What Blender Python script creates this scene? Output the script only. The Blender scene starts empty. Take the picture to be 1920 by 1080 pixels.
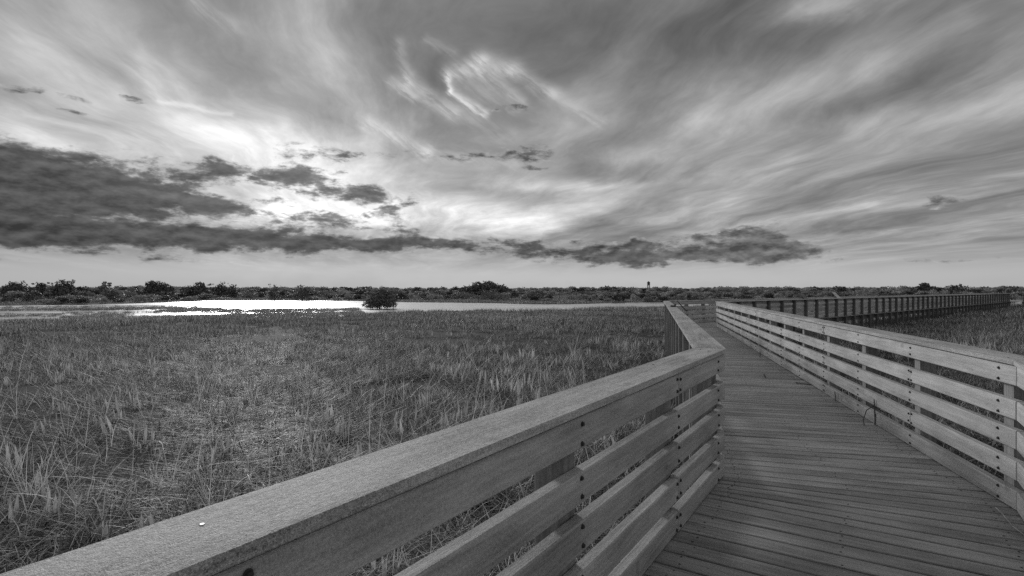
import bpy, bmesh, math, random
import numpy as np
from mathutils import Vector, Matrix

SC = bpy.context.scene
COL = SC.collection
R = math.radians
RNG = random.Random(7)
NP = np.random.RandomState(11)

# ------------------------------------------------------------------ camera
CAM_Z = 1.60                      # eye above the deck (deck top is z = 0)
FPX, HOR = 1040.0, 543.0          # focal length and horizon in pixels of the 1920 px photograph
cam_d = bpy.data.cameras.new('camera')
cam_d.sensor_width = 36.0
cam_d.lens = 36.0 * FPX / 1920.0
cam_d.clip_start, cam_d.clip_end = 0.05, 20000.0
cam = bpy.data.objects.new('camera', cam_d)
COL.objects.link(cam)
cam.location = (0, 0, CAM_Z)
cam.rotation_euler = (R(90) + math.atan((HOR - 540.0) / FPX), 0, 0)
SC.camera = cam

SUN_AZ, SUN_EL = -25.0, 16.0      # degrees; azimuth from +Y towards +X
SC.view_settings.view_transform = 'Standard'
SC.view_settings.look = 'None'
SC.view_settings.gamma = 1.0
SC.view_settings.use_curve_mapping = False
SC.view_settings.exposure = 0.38
SC.cycles.use_adaptive_sampling = True
SC.cycles.adaptive_threshold = 0.006
SC.cycles.adaptive_min_samples = 6
SC.cycles.use_denoising = False
SC.cycles.denoising_input_passes = 'RGB_ALBEDO_NORMAL'
SC.cycles.denoising_prefilter = 'ACCURATE'
SC.cycles.max_bounces = 6
SC.cycles.diffuse_bounces = 3
SC.cycles.glossy_bounces = 3
SC.cycles.transparent_max_bounces = 8


# ------------------------------------------------------------------ node expression helper
class E:
    """a float or vector socket with arithmetic"""
    def __init__(s, g, sock): s.g, s.s = g, sock
    def _m(s, op, *o, clamp=False): return s.g.math(op, s, *o, clamp=clamp)
    def __add__(s, o): return s._m('ADD', o)
    __radd__ = __add__
    def __sub__(s, o): return s._m('SUBTRACT', o)
    def __rsub__(s, o): return s.g.math('SUBTRACT', o, s)
    def __mul__(s, o): return s._m('MULTIPLY', o)
    __rmul__ = __mul__
    def __truediv__(s, o): return s._m('DIVIDE', o)
    def __rtruediv__(s, o): return s.g.math('DIVIDE', o, s)
    def __neg__(s): return s._m('MULTIPLY', -1.0)
    def exp(s): return s._m('EXPONENT')
    def sqrt(s): return s._m('SQRT')
    def max(s, o): return s._m('MAXIMUM', o)
    def min(s, o): return s._m('MINIMUM', o)
    def abs(s): return s._m('ABSOLUTE')
    def pow(s, o): return s._m('POWER', o)
    def clamp(s): return s._m('ADD', 0.0, clamp=True)
    def sm(s, a, b, lo=0.0, hi=1.0):
        n = s.g.nt.nodes.new('ShaderNodeMapRange'); n.interpolation_type = 'SMOOTHSTEP'
        s.g.put(n.inputs[0], s)
        for i, v in enumerate((a, b, lo, hi)): s.g.put(n.inputs[1 + i], v)
        return E(s.g, n.outputs[0])


class G:
    def __init__(self, nt): self.nt = nt
    def put(self, sock, v):
        if isinstance(v, E): self.nt.links.new(v.s, sock)
        else: sock.default_value = v
    def math(self, op, *a, clamp=False):
        n = self.nt.nodes.new('ShaderNodeMath'); n.operation = op; n.use_clamp = clamp
        for i, v in enumerate(a): self.put(n.inputs[i], v)
        return E(self, n.outputs[0])
    def xyz(self, x=0.0, y=0.0, z=0.0):
        n = self.nt.nodes.new('ShaderNodeCombineXYZ')
        for i, v in enumerate((x, y, z)): self.put(n.inputs[i], v)
        return E(self, n.outputs[0])
    def sep(self, v):
        n = self.nt.nodes.new('ShaderNodeSeparateXYZ'); self.put(n.inputs[0], v)
        return [E(self, o) for o in n.outputs]
    def noise(self, vec, scale=1.0, detail=4.0, rough=0.55, dist=0.0, dim='3D', out=0):
        n = self.nt.nodes.new('ShaderNodeTexNoise'); n.noise_dimensions = dim
        self.put(n.inputs['Vector'], vec)
        for k, v in (('Scale', scale), ('Detail', detail), ('Roughness', rough), ('Distortion', dist)):
            self.put(n.inputs[k], v)
        return E(self, n.outputs[out])
    def voro(self, vec, scale, feature='F1', out='Distance', dim='3D'):
        n = self.nt.nodes.new('ShaderNodeTexVoronoi'); n.feature = feature; n.voronoi_dimensions = dim
        self.put(n.inputs['Vector'], vec); self.put(n.inputs['Scale'], scale)
        return E(self, n.outputs[out])
    def mix(self, f, a, b):
        n = self.nt.nodes.new('ShaderNodeMix'); n.data_type = 'FLOAT'
        self.put(n.inputs[0], f); self.put(n.inputs[2], a); self.put(n.inputs[3], b)
        return E(self, n.outputs[0])
    def coord(self, which):
        n = self.nt.nodes.new('ShaderNodeTexCoord'); return E(self, n.outputs[which])
    def rand(self):
        n = self.nt.nodes.new('ShaderNodeObjectInfo'); return E(self, n.outputs['Random'])
    def attr(self, name, kind='GEOMETRY', out='Fac'):
        n = self.nt.nodes.new('ShaderNodeAttribute'); n.attribute_name = name; n.attribute_type = kind
        return E(self, n.outputs[out])
    def bump(self, h, strength=0.3, distance=0.01):
        n = self.nt.nodes.new('ShaderNodeBump'); self.put(n.inputs['Height'], h)
        n.inputs['Strength'].default_value = strength; n.inputs['Distance'].default_value = distance
        return E(self, n.outputs[0])


# ------------------------------------------------------------------ sky
def az_el(px, py):
    a = math.atan2(px - 960.0, FPX)
    e = math.atan((HOR - py) / FPX * math.cos(a))
    return math.degrees(a), math.degrees(e)


def make_world():
    w = bpy.data.worlds.new('World'); SC.world = w; w.use_nodes = True
    nt = w.node_tree; nt.nodes.clear(); g = G(nt)
    d = g.coord('Generated')
    x, y, z = g.sep(d)
    az = g.math('ARCTAN2', x, y) * (180 / math.pi)
    el = g.math('ARCSINE', z) * (180 / math.pi)
    # cirrus sheet, a flat layer overhead: streaks run towards one point on the horizon
    k = 1.0 / (z.max(0.0) + 0.07)
    ca, sa = math.cos(R(-13)), math.sin(R(-13))
    px, py = x * k, y * k
    s_ = px * sa + py * ca
    c_ = px * ca - py * sa
    wv = g.noise(g.xyz(px, py), 0.45, 2.0, 0.5, dim='2D') - 0.5
    wv2 = g.noise(g.xyz(px + 7.3, py - 2.1), 1.3, 3.0, 0.5, dim='2D') - 0.5
    cw = c_ + wv * 0.9 + wv2 * 0.30
    big = g.noise(g.xyz(cw * 0.85 + 3.1, s_ * 0.20 + 0.4), 1.0, 6.0, 0.55, dim='2D')
    mid = g.noise(g.xyz(cw * 2.4 + 9.0, s_ * 0.62 + 5.0), 1.0, 8.0, 0.62, dim='2D')
    fine = g.noise(g.xyz(cw * 8.0, s_ * 2.0 + 2.0), 1.0, 6.0, 0.62, dim='2D')
    blot = g.noise(g.xyz(cw * 1.5 + 1.0, s_ * 0.8 + 4.0), 1.0, 7.0, 0.62, dim='2D')
    cir = (big - 0.5) * 1.5 + (mid - 0.5) * 1.1 + (fine - 0.5) * 0.22 + (blot - 0.5) * 1.1
    # warped sky coordinates for the single clouds
    n1 = g.noise(g.xyz(az * 0.16, el * 0.30), 1.0, 5.0, 0.6, dim='2D', out=1)
    wx, wy, wz = g.sep(n1)
    azw = az + (wx - 0.5) * 5.0
    elw = el + (wy - 0.5) * 2.2

    P0 = g.xyz(azw, elw)
    P1 = g.xyz(az + (wx - 0.5) * 2.6, el + (wy - 0.5) * 1.3)

    def vm(op, *a):
        n = nt.nodes.new('ShaderNodeVectorMath'); n.operation = op
        for i, v in enumerate(a): g.put(n.inputs[i], v)
        return E(g, n.outputs['Value' if op == 'DOT_PRODUCT' else 'Vector'])

    def blobs(lst, P):
        """sum of soft ellipses, each given by a direction and two angular radii"""
        acc = 0.0
        for (px_, py_, rx, ry, amp) in lst:
            a0, e0 = az_el(px_, py_)
            a1, _ = az_el(px_ + rx, py_); a2, _ = az_el(px_ - rx, py_)
            _, e1 = az_el(px_, py_ - ry); _, e2 = az_el(px_, py_ + ry)
            ra, re = abs(a1 - a2) / 2, abs(e1 - e2) / 2
            q = vm('MULTIPLY_ADD', P, (1 / ra, 1 / re, 0), (-a0 / ra, -e0 / re, 0))
            acc = g.math('MULTIPLY_ADD', g.math('POWER', math.exp(-1), vm('DOT_PRODUCT', q, q)), amp, acc)
        return acc

    def strokes(lst, P):
        acc = 0.0
        for (x0, y0, x1, y1, wd, amp) in lst:
            a0, e0 = az_el(x0, y0); a1, e1 = az_el(x1, y1)
            wdeg = wd / FPX * 57.3 * 1.05
            u = (a1 - a0, e1 - e0, 0.0); L2 = u[0] ** 2 + u[1] ** 2
            d_ = vm('SUBTRACT', P, (a0, e0, 0))
            t = g.math('ADD', vm('DOT_PRODUCT', d_, (u[0] / L2, u[1] / L2, 0)), 0.0, clamp=True)
            q = vm('MULTIPLY_ADD', t, (-u[0], -u[1], 0), d_)
            acc = g.math('MULTIPLY_ADD', g.math('POWER', math.exp(-1 / wdeg ** 2), vm('DOT_PRODUCT', q, q)), amp, acc)
        return acc

    # large light and dark areas of the high cloud sheet
    area = blobs(((520, 300, 520, 120, 0.12), (300, 262, 360, 32, 0.26), (700, 330, 330, 34, 0.30),
              (560, 375, 240, 50, 0.30), (1000, 390, 420, 42, 0.14), (985, 412, 75, 16, 0.30), (820, 410, 140, 12, 0.16), (1120, 352, 120, 12, 0.12), (1330, 330, 220, 40, 0.05), (40, 250, 120, 26, 0.26), (560, 262, 200, 26, 0.26),
              (640, 400, 210, 28, 0.30), (840, 305, 130, 18, 0.16), (960, 400, 120, 16, 0.14),
              (120, 120, 300, 130, 0.09), (330, 160, 60, 90, 0.10),
              (1420, 200, 330, 60, 0.08), (1560, 6, 90, 26, 0.30), (1000, 520, 900, 24, 0.12), (560, 500, 300, 18, 0.10),
              (1330, 80, 330, 80, -0.11), (1150, 40, 330, 60, -0.05), (1760, 150, 170, 40, -0.10), (680, 30, 200, 60, -0.05),
              (820, 140, 35, 40, -0.10), (1210, 210, 90, 40, -0.10), (1580, 205, 130, 24, -0.09), (430, 130, 80, 50, -0.06),
              (1200, 330, 90, 24, -0.14), (900, 362, 170, 14, -0.16), (1100, 422, 100, 22, -0.12), (1850, 350, 200, 14, -0.10), (1750, 425, 260, 9, -0.08), (700, 160, 60, 60, -0.05)), P0)
    # feathery strokes of cirrus
    fib = g.noise(g.xyz((az * 0.83 - el * 0.55) * 0.22 + wx * 1.2, (az * 0.55 + el * 0.83) * 1.5 + wy * 1.6), 1.0, 6.0, 0.6, 0.0, dim='2D')
    feather = strokes((
            (836, 140, 846, 170, 6, .34), (846, 170, 915, 214, 8, .40), (868, 152, 960, 198, 14, .12),
            (840, 140, 900, 116, 13, .30), (900, 116, 965, 132, 16, .26), (965, 132, 1040, 175, 12, .20), (1040, 175, 1130, 228, 10, .12),
            (748, 80, 765, 150, 10, .13), (765, 150, 850, 210, 15, .22), (735, 152, 775, 180, 9, .18), (850, 210, 960, 250, 16, .10),
            (690, 232, 800, 280, 12, .26), (800, 280, 960, 305, 10, .14), (905, 138, 985, 188, 9, .16), (800, 72, 850, 98, 8, .10),
            (265, 110, 305, 195, 12, .12), (370, 0, 440, 50, 12, .14)),
        g.xyz(az + (wx - 0.5) * 1.6 + (fib - 0.5) * 0.7, el + (wy - 0.5) * 1.0 + (fib - 0.5) * 0.7))
    feather = feather * fib.sm(0.28, 0.72, 0.40, 1.05)
    band = strokes((
            (300, 192, 430, 212, 4, .14), (0, 215, 130, 275, 12, .14), (30, 90, 170, 200, 16, .07),
            (1390, 424, 1640, 385, 9, .12), (1630, 385, 1920, 332, 7, .07), (1480, 456, 1920, 408, 6, .10),
            (1630, 120, 1800, 30, 20, .10), (1300, 215, 1640, 120, 30, .08), (1600, 240, 1920, 185, 20, .09), (980, 345, 1100, 350, 9, .14),
            (1290, 440, 1600, 400, 12, .06)),
        g.xyz(az + (wx - 0.5) * 2.0, el + (wy - 0.5) * 1.4))
    stroke = feather + band * mid.sm(0.2, 0.75, 0.5, 1.3)
    # clear-sky light (Nishita), kept monochrome like the photograph
    sky = nt.nodes.new('ShaderNodeTexSky'); sky.sky_type = 'NISHITA'; sky.sun_disc = False
    sky.sun_elevation = R(SUN_EL); sky.sun_rotation = R(SUN_AZ)
    sky.air_density = 1.0; sky.dust_density = 1.0; sky.ozone_density = 1.0
    bw = nt.nodes.new('ShaderNodeRGBToBW'); nt.links.new(sky.outputs[0], bw.inputs[0])
    nish = E(g, bw.outputs[0])
    base = (nish * 0.010).min(0.085) + 0.165
    veil = base * (cir * 1.1).exp() + area * 0.64 * (cir * 0.9).exp() + stroke * 0.8
    veil = veil.max(0.05)
    # low cumulus and stratus, dark against the light
    cn = g.noise(g.xyz(az * 0.22 + 2.0, el * 0.62 + 1.0), 1.0, 10.0, 0.62, 0.15, dim='2D')
    cn2 = g.noise(g.xyz(az * 0.75 + 12.0, el * 1.9 + 7.0), 1.0, 7.0, 0.62, dim='2D')
    mask = blobs(((-60, 335, 350, 68, .95), (150, 345, 220, 46, .62), (310, 368, 90, 22, .22),
              (60, 428, 480, 44, .50), (300, 446, 420, 27, .46), (560, 455, 330, 15, .40), (800, 457, 260, 13, .40), (960, 470, 150, 11, .32),
              (520, 330, 110, 24, .60), (395, 305, 60, 13, .42), (670, 362, 80, 22, .52), (450, 388, 100, 20, .44), (600, 414, 80, 16, .44), (725, 388, 50, 24, .36), (370, 378, 50, 10, .3), (740, 432, 60, 9, .3),
              (600, 290, 110, 18, .36), (930, 290, 140, 16, .42), (985, 315, 40, 8, .3), (1010, 288, 60, 12, .26),
              (1140, 475, 110, 14, .36), (1270, 466, 130, 20, .40), (1420, 455, 62, 32, .66), (1345, 455, 50, 16, .34), (1205, 458, 50, 15, .36), (1470, 475, 50, 16, .3), (1250, 488, 260, 12, .56), (1512, 466, 40, 13, .40),
              (1745, 378, 30, 13, .40), (1790, 376, 26, 10, .34), (1780, 487, 90, 5, .34), (245, 184, 26, 7, .45), (60, 172, 90, 8, .34), (135, 209, 26, 5, .36), (955, 203, 36, 8, .30)), P1)
    # the same kind of low cloud goes on all round the horizon
    rest = g.noise(g.xyz(az * 0.035 + 4.0, el * 0.11 + 9.0), 1.0, 2.0, 0.5, dim='2D')
    rest = rest.sm(0.46, 0.66) * (az.abs()).sm(46.0, 62.0) * el.sm(1.5, 4.0) * el.sm(24.0, 14.0) * 0.4
    mask = mask + rest
    dens = mask + (cn - 0.5) * 1.55 + (cn2 - 0.5) * 0.62 - 0.25
    al = dens.sm(-0.09, 0.24) * mask.sm(0.05, 0.14)
    core = dens.sm(0.02, 0.42)
    up0 = g.noise(g.xyz(az * 0.5 + 2.0, el * 1.2 + 1.0), 1.0, 5.0, 0.55, dim='2D')
    up1 = g.noise(g.xyz(az * 0.5 + 1.9, el * 1.2 + 1.5), 1.0, 5.0, 0.55, dim='2D')
    relief = (up0 - up1) * 2.8
    ctone = g.mix(core, 0.20, 0.042 + az.sm(5.0, 30.0) * 0.05) * (1.0 + (cn2 - 0.5) * 1.0 + relief).max(0.35)
    ctone = ctone + veil * 0.08
    # towards the horizon the sheet blurs into an even veil
    veil = g.mix(el.sm(5.0, 1.0), veil, 0.325 + area * 0.6)
    lum = g.mix(al * 0.95, veil, ctone)
    # below the horizon: plain dim ground tone
    lum = g.mix(el.sm(-1.0, 0.0), 0.06, lum)
    bg = nt.nodes.new('ShaderNodeBackground'); bg.inputs['Strength'].default_value = 0.1
    col = g.xyz(lum * 10.0, lum * 10.0, lum * 10.0)
    nt.links.new(col.s, bg.inputs['Color'])
    out = nt.nodes.new('ShaderNodeOutputWorld'); nt.links.new(bg.outputs[0], out.inputs[0])
    w.cycles.sampling_method = 'MANUAL'; w.cycles.sample_map_resolution = 512


make_world()

sun_d = bpy.data.lights.new('sun', 'SUN')
sun_d.energy = 1.15; sun_d.angle = R(10); sun_d.color = (1.0, 1.0, 1.0)
sun = bpy.data.objects.new('sun', sun_d); COL.objects.link(sun)
sdir = Vector((math.sin(R(SUN_AZ)) * math.cos(R(SUN_EL)), math.cos(R(SUN_AZ)) * math.cos(R(SUN_EL)), math.sin(R(SUN_EL))))
sun.rotation_euler = sdir.to_track_quat('Z', 'Y').to_euler()
sun.location = (-20, 30, 20)


# ------------------------------------------------------------------ materials
def new_mat(name):
    m = bpy.data.materials.new(name); m.use_nodes = True
    nt = m.node_tree; b = nt.nodes['Principled BSDF']
    return m, G(nt), b


def gray(g, b, v):
    g.nt.links.new(g.xyz(v, v, v).s, b.inputs['Base Color'])


def wood_mat(name, tone, spread, speck, rough, grain=1.0, bumpd=0.002, spec=0.35, dirt=0.25, axis='x'):
    """weathered timber, grain along the piece's own length; speck = gritty surface, dirt = blotches"""
    m, g, b = new_mat(name)
    p = g.coord('Object'); x, y, z = g.sep(p)
    if axis == 'z': x, z = z, x
    r = g.rand()
    oi = g.nt.nodes.new('ShaderNodeObjectInfo'); batch = g.sep(E(g, oi.outputs['Color']))[0]
    wob = g.noise(g.xyz(x * 1.5 + r * 19.0, y * 3, z * 3), 1.0, 2.0, 0.5) * 1.2
    gr = g.noise(g.xyz(x * 1.6 + r * 31.0, y * 34.0 + r * 7.0 + wob, z * 34.0 + r * 13.0 + wob), 1.0, 5.0, 0.65, 0.5).sm(0.28, 0.72) - 0.5
    sp = g.noise(g.xyz(x + r * 9.0, y, z), 230.0, 2.0, 0.8).sm(0.30, 0.70) - 0.5
    sp2 = g.noise(g.xyz(x + r * 9.0, y, z), 75.0, 3.0, 0.75).sm(0.32, 0.68) - 0.5
    st = g.noise(g.xyz(x * 1.3 + r * 17.0, y * 4.0, z * 4.0 + r * 3), 1.0, 6.0, 0.62).sm(0.28, 0.72) - 0.5
    spot = g.noise(g.xyz(x * 5.0 + r * 40.0, y * 9 + r * 5, z * 9), 1.0, 3.0, 0.5).sm(0.66, 0.76)
    v = (tone + (r - 0.5) * spread) * batch
    v = v * (1.0 + gr * 0.30 * grain + sp * speck + sp2 * speck * 0.7 + st * dirt)
    v = v * (1.0 - spot * 0.30)
    gray(g, b, v.max(0.02))
    g.put(b.inputs['Roughness'], (rough + gr * 0.15))
    b.inputs['Specular IOR Level'].default_value = spec
    h = gr * 0.5 * grain + sp * speck + sp2 * speck
    g.put(b.inputs['Normal'], g.bump(h, 0.6, bumpd))
    return m


MAT = {}
MAT['rail'] = wood_mat('weathered_rail_timber', 0.49, 0.16, 0.42, 0.62, 1.3, 0.004, 0.35, 0.55)
MAT['cap'] = wood_mat('gritty_cap_timber', 0.52, 0.06, 0.70, 0.65, 1.5, 0.006, 0.35, 0.55)
MAT['deck'] = wood_mat('worn_deck_timber', 0.37, 0.16, 0.36, 0.42, 1.8, 0.005, 0.55, 0.70)
MAT['post'] = wood_mat('post_timber', 0.30, 0.06, 0.15, 0.75, 2.0, 0.004, 0.3, 0.4, 'z')
MAT['dark'] = wood_mat('dark_timber', 0.15, 0.03, 0.15, 0.7, 1.0, axis='z')  # darker timber tone for the distant posts, rim boards and joists


def plain(name, v, rough=0.5, metal=0.0, spec=0.5):
    m, g, b = new_mat(name)
    n = g.noise(g.coord('Object'), 40.0, 3.0, 0.6)
    gray(g, b, v * (0.8 + n * 0.4))
    b.inputs['Roughness'].default_value = rough; b.inputs['Metallic'].default_value = metal
    b.inputs['Specular IOR Level'].default_value = spec
    return m


MAT['bolt'] = plain('dark_galvanised_bolt', 0.07, 0.6, 0.4)
MAT['screw'] = plain('bright_screw', 0.40, 0.45, 0.8)
MAT['sign'] = plain('dark_sign_panel', 0.04, 0.35)
MAT['signpale'] = plain('pale_sign_panel', 0.6, 0.4)
MAT['twig'] = plain('dry_reed', 0.10, 0.7)
MAT['straw'] = plain('pale_straw', 0.5, 0.6)
MAT['steel'] = plain('tower_steel', 0.10, 0.5, 0.3)


def leaf_mat(name, lo, hi, transl=0.2, rough=0.5, spec=0.2):
    m, g, b = new_mat(name); nt = g.nt
    t = g.attr('tone'); r = g.attr('itone', 'INSTANCER')
    v = (lo + t * (hi - lo)) * (0.65 + r * 0.7)
    gray(g, b, v)
    b.inputs['Roughness'].default_value = rough; b.inputs['Specular IOR Level'].default_value = spec
    tr = nt.nodes.new('ShaderNodeBsdfTranslucent'); nt.links.new(g.xyz(v, v, v).s, tr.inputs[0])
    mx = nt.nodes.new('ShaderNodeMixShader'); mx.inputs[0].default_value = transl
    nt.links.new(b.outputs[0], mx.inputs[1]); nt.links.new(tr.outputs[0], mx.inputs[2])
    nt.links.new(mx.outputs[0], nt.nodes['Material Output'].inputs[0])
    return m


MAT['grass'] = leaf_mat('marsh_grass_blades', 0.015, 1.0)
MAT['scrub'] = leaf_mat('far_scrub_leaves', 0.18, 0.55, 0.2)


def crown_mat(name, lo, hi):
    m, g, b = new_mat(name)
    t = g.attr('tone')
    gray(g, b, lo + t * (hi - lo))
    b.inputs['Roughness'].default_value = 0.6; b.inputs['Specular IOR Level'].default_value = 0.2
    return m


MAT['leaf_dark'] = crown_mat('dark_evergreen_leaves', 0.07, 0.26)
MAT['leaf_mid'] = crown_mat('grey_green_leaves', 0.15, 0.42)
MAT['bark'] = plain('bark', 0.09, 0.8)


def ground_mat():
    m, g, b = new_mat('marsh_mud')
    p = g.coord('Object'); x, y, z = g.sep(p)
    a = g.noise(p, 0.06, 5.0, 0.6); c = g.noise(p, 1.5, 5.0, 0.65); f = g.noise(p, 14.0, 3.0, 0.7)
    far = g.noise(g.xyz(x * 0.02, y * 0.07), 1.0, 5.0, 0.65, dim='2D')
    v = 0.028 + a.sm(0.35, 0.65) * 0.03 + (c - 0.5) * 0.04 + (f - 0.5) * 0.03 + (far - 0.5) * 0.05
    gray(g, b, v.max(0.012))
    b.inputs['Roughness'].default_value = 0.85; b.inputs['Specular IOR Level'].default_value = 0.15
    g.put(b.inputs['Normal'], g.bump(c + f * 0.4, 0.6, 0.05))
    return m


def water_mat():
    m, g, b = new_mat('lagoon_water')
    p = g.coord('Object'); x, y, z = g.sep(p)
    n = g.noise(g.xyz(x * 0.5, y * 1.6), 1.0, 3.0, 0.6, dim='2D')
    ruf = g.noise(g.xyz(x * 0.025, y * 0.16), 1.0, 5.0, 0.62, dim='2D')
    gray(g, b, 0.9)
    b.inputs['IOR'].default_value = 1.33; b.inputs['Metallic'].default_value = 0.85
    g.put(b.inputs['Roughness'], ruf.sm(0.36, 0.58, 0.20, 0.40))
    g.put(b.inputs['Normal'], g.bump(n, 0.6, 0.06))
    return m


MAT['mud'] = ground_mat()
MAT['water'] = water_mat()


# ------------------------------------------------------------------ object helpers
def link(o, parent=None):
    COL.objects.link(o)
    if parent is not None: o.parent = parent
    return o


def tag(o, label=None, cat=None, group=None, kind=None):
    for k, v in (('label', label), ('category', cat), ('group', group), ('kind', kind)):
        if v: o[k] = v
    return o


def empty(name, loc=(0, 0, 0), rz=0.0):
    o = bpy.data.objects.new(name, None); o.empty_display_size = 0.2
    o.location = loc; o.rotation_euler = (0, 0, rz)
    return link(o)


def mesh_obj(name, me, mat, parent=None, loc=(0, 0, 0), rot=(0, 0, 0)):
    o = bpy.data.objects.new(name, me)
    if mat is not None and not me.materials: me.materials.append(mat)
    o.location = loc; o.rotation_euler = rot
    return link(o, parent)


def pydata(name, v, f, mat=None, smooth=False, tone=None):
    me = bpy.data.meshes.new(name); me.from_pydata([tuple(p) for p in v], [], f); me.update()
    if mat: me.materials.append(mat)
    if smooth: me.polygons.foreach_set('use_smooth', [True] * len(me.polygons))
    if tone is not None:
        a = me.attributes.new('tone', 'FLOAT', 'POINT'); a.data.foreach_set('value', np.asarray(tone, dtype=np.float32))
    return me


def prism(name, outline, z0, z1, bevel=0.0, mat=None, seg=1):
    """outline in xy (counter-clockwise) raised from z0 to z1, with bevelled edges"""
    bm = bmesh.new()
    vs = [bm.verts.new((p[0], p[1], z0)) for p in outline]
    f = bm.faces.new(vs); f.normal_update()
    if f.normal.z > 0: f.normal_flip()
    r = bmesh.ops.extrude_face_region(bm, geom=[f])
    bmesh.ops.translate(bm, verts=[e for e in r['geom'] if isinstance(e, bmesh.types.BMVert)], vec=(0, 0, z1 - z0))
    bmesh.ops.recalc_face_normals(bm, faces=bm.faces)
    if bevel: bmesh.ops.bevel(bm, geom=list(bm.edges), offset=bevel, segments=seg, affect='EDGES', clamp_overlap=True)
    me = bpy.data.meshes.new(name); bm.to_mesh(me); bm.free()
    if mat: me.materials.append(mat)
    return me


_box = {}
def box(name, x0, x1, y0, y1, z0, z1, bevel, mat):
    k = (name, round(x0, 3), round(x1, 3), round(y0, 3), round(y1, 3), round(z0, 3), round(z1, 3), bevel, mat.name)
    if k not in _box:
        _box[k] = prism(name, [(x0, y0), (x1, y0), (x1, y1), (x0, y1)], z0, z1, bevel, mat)
    return _box[k]


# ------------------------------------------------------------------ plan of the boardwalk
def unit(a): return Vector((math.sin(a), math.cos(a)))
D1, D2, D3 = unit(math.atan(676 / FPX)), unit(math.atan(270 / FPX)), unit(math.atan(1190 / FPX))
def rn(d): return Vector((d.y, -d.x))         # to the right of d
A = Vector((1.838, 4.80))                     # left bend
W = 1.945
def isect(p, d, q, e):
    det = d.x * -e.y + e.x * d.y
    r = q - p
    t = (r.x * -e.y + e.x * r.y) / det
    return p + d * t
B = isect(A + rn(D1) * W, D1, A + rn(D2) * W, D2)
C = A + D2 * 21.0
Cn = isect(A + rn(D2) * W, D2, C + rn(D3) * W, D3)
Dl = C + D3 * 79.0
Dn = Dl + rn(D3) * W
El = Dl + D3 * 9.0
L0 = A - D1 * 11.5
R0 = B - D1 * 11.0
ROWS = ((0.903, 1.044), (0.652, 0.792), (0.438, 0.578), (0.219, 0.359), (0.004, 0.140))
BT = 0.062                                    # board thickness
GZ = -0.95                                    # marsh level


def hexbolt():
    bm = bmesh.new()
    for r, z0, z1, n in ((0.0120, 0.0, 0.003, 12), (0.0088, 0.003, 0.010, 6)):
        a = [bm.verts.new((r * math.cos(6.2832 * i / n), r * math.sin(6.2832 * i / n), z0)) for i in range(n)]
        c = [bm.verts.new((r * .92 * math.cos(6.2832 * i / n), r * .92 * math.sin(6.2832 * i / n), z1)) for i in range(n)]
        for i in range(n): bm.faces.new((a[i], a[(i + 1) % n], c[(i + 1) % n], c[i]))
        bm.faces.new(c)
    me = bpy.data.meshes.new('bolt'); bm.to_mesh(me); bm.free(); me.materials.append(MAT['bolt'])
    return me
BOLT = hexbolt()


def disc_mesh(name, r, h, n, mat):
    v = [(r * math.cos(6.2832 * i / n), r * math.sin(6.2832 * i / n), 0) for i in range(n)] + \
        [(r * .7 * math.cos(6.2832 * i / n), r * .7 * math.sin(6.2832 * i / n), h) for i in range(n)]
    f = [(i, (i + 1) % n, n + (i + 1) % n, n + i) for i in range(n)] + [tuple(range(n, 2 * n))]
    return pydata(name, v, f, mat)
SCREW = disc_mesh('screw', 0.007, 0.002, 8, MAT['screw'])
NAIL = disc_mesh('nail', 0.008, 0.003, 8, MAT['bolt'])


class Acc:
    """many tiny copies of one mesh, joined"""
    def __init__(s, src):
        s.v = np.array([tuple(v.co) for v in src.vertices]); s.f = [tuple(p.vertices) for p in src.polygons]
        s.V, s.F, s.n = [], [], 0
    def add(s, m):
        m = np.array(m)
        s.V.append(s.v @ m[:3, :3].T + m[:3, 3]); s.F += [tuple(i + s.n for i in f) for f in s.f]; s.n += len(s.v)
    def mesh(s, name, mat): return pydata(name, np.concatenate(s.V), s.F, mat)


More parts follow.
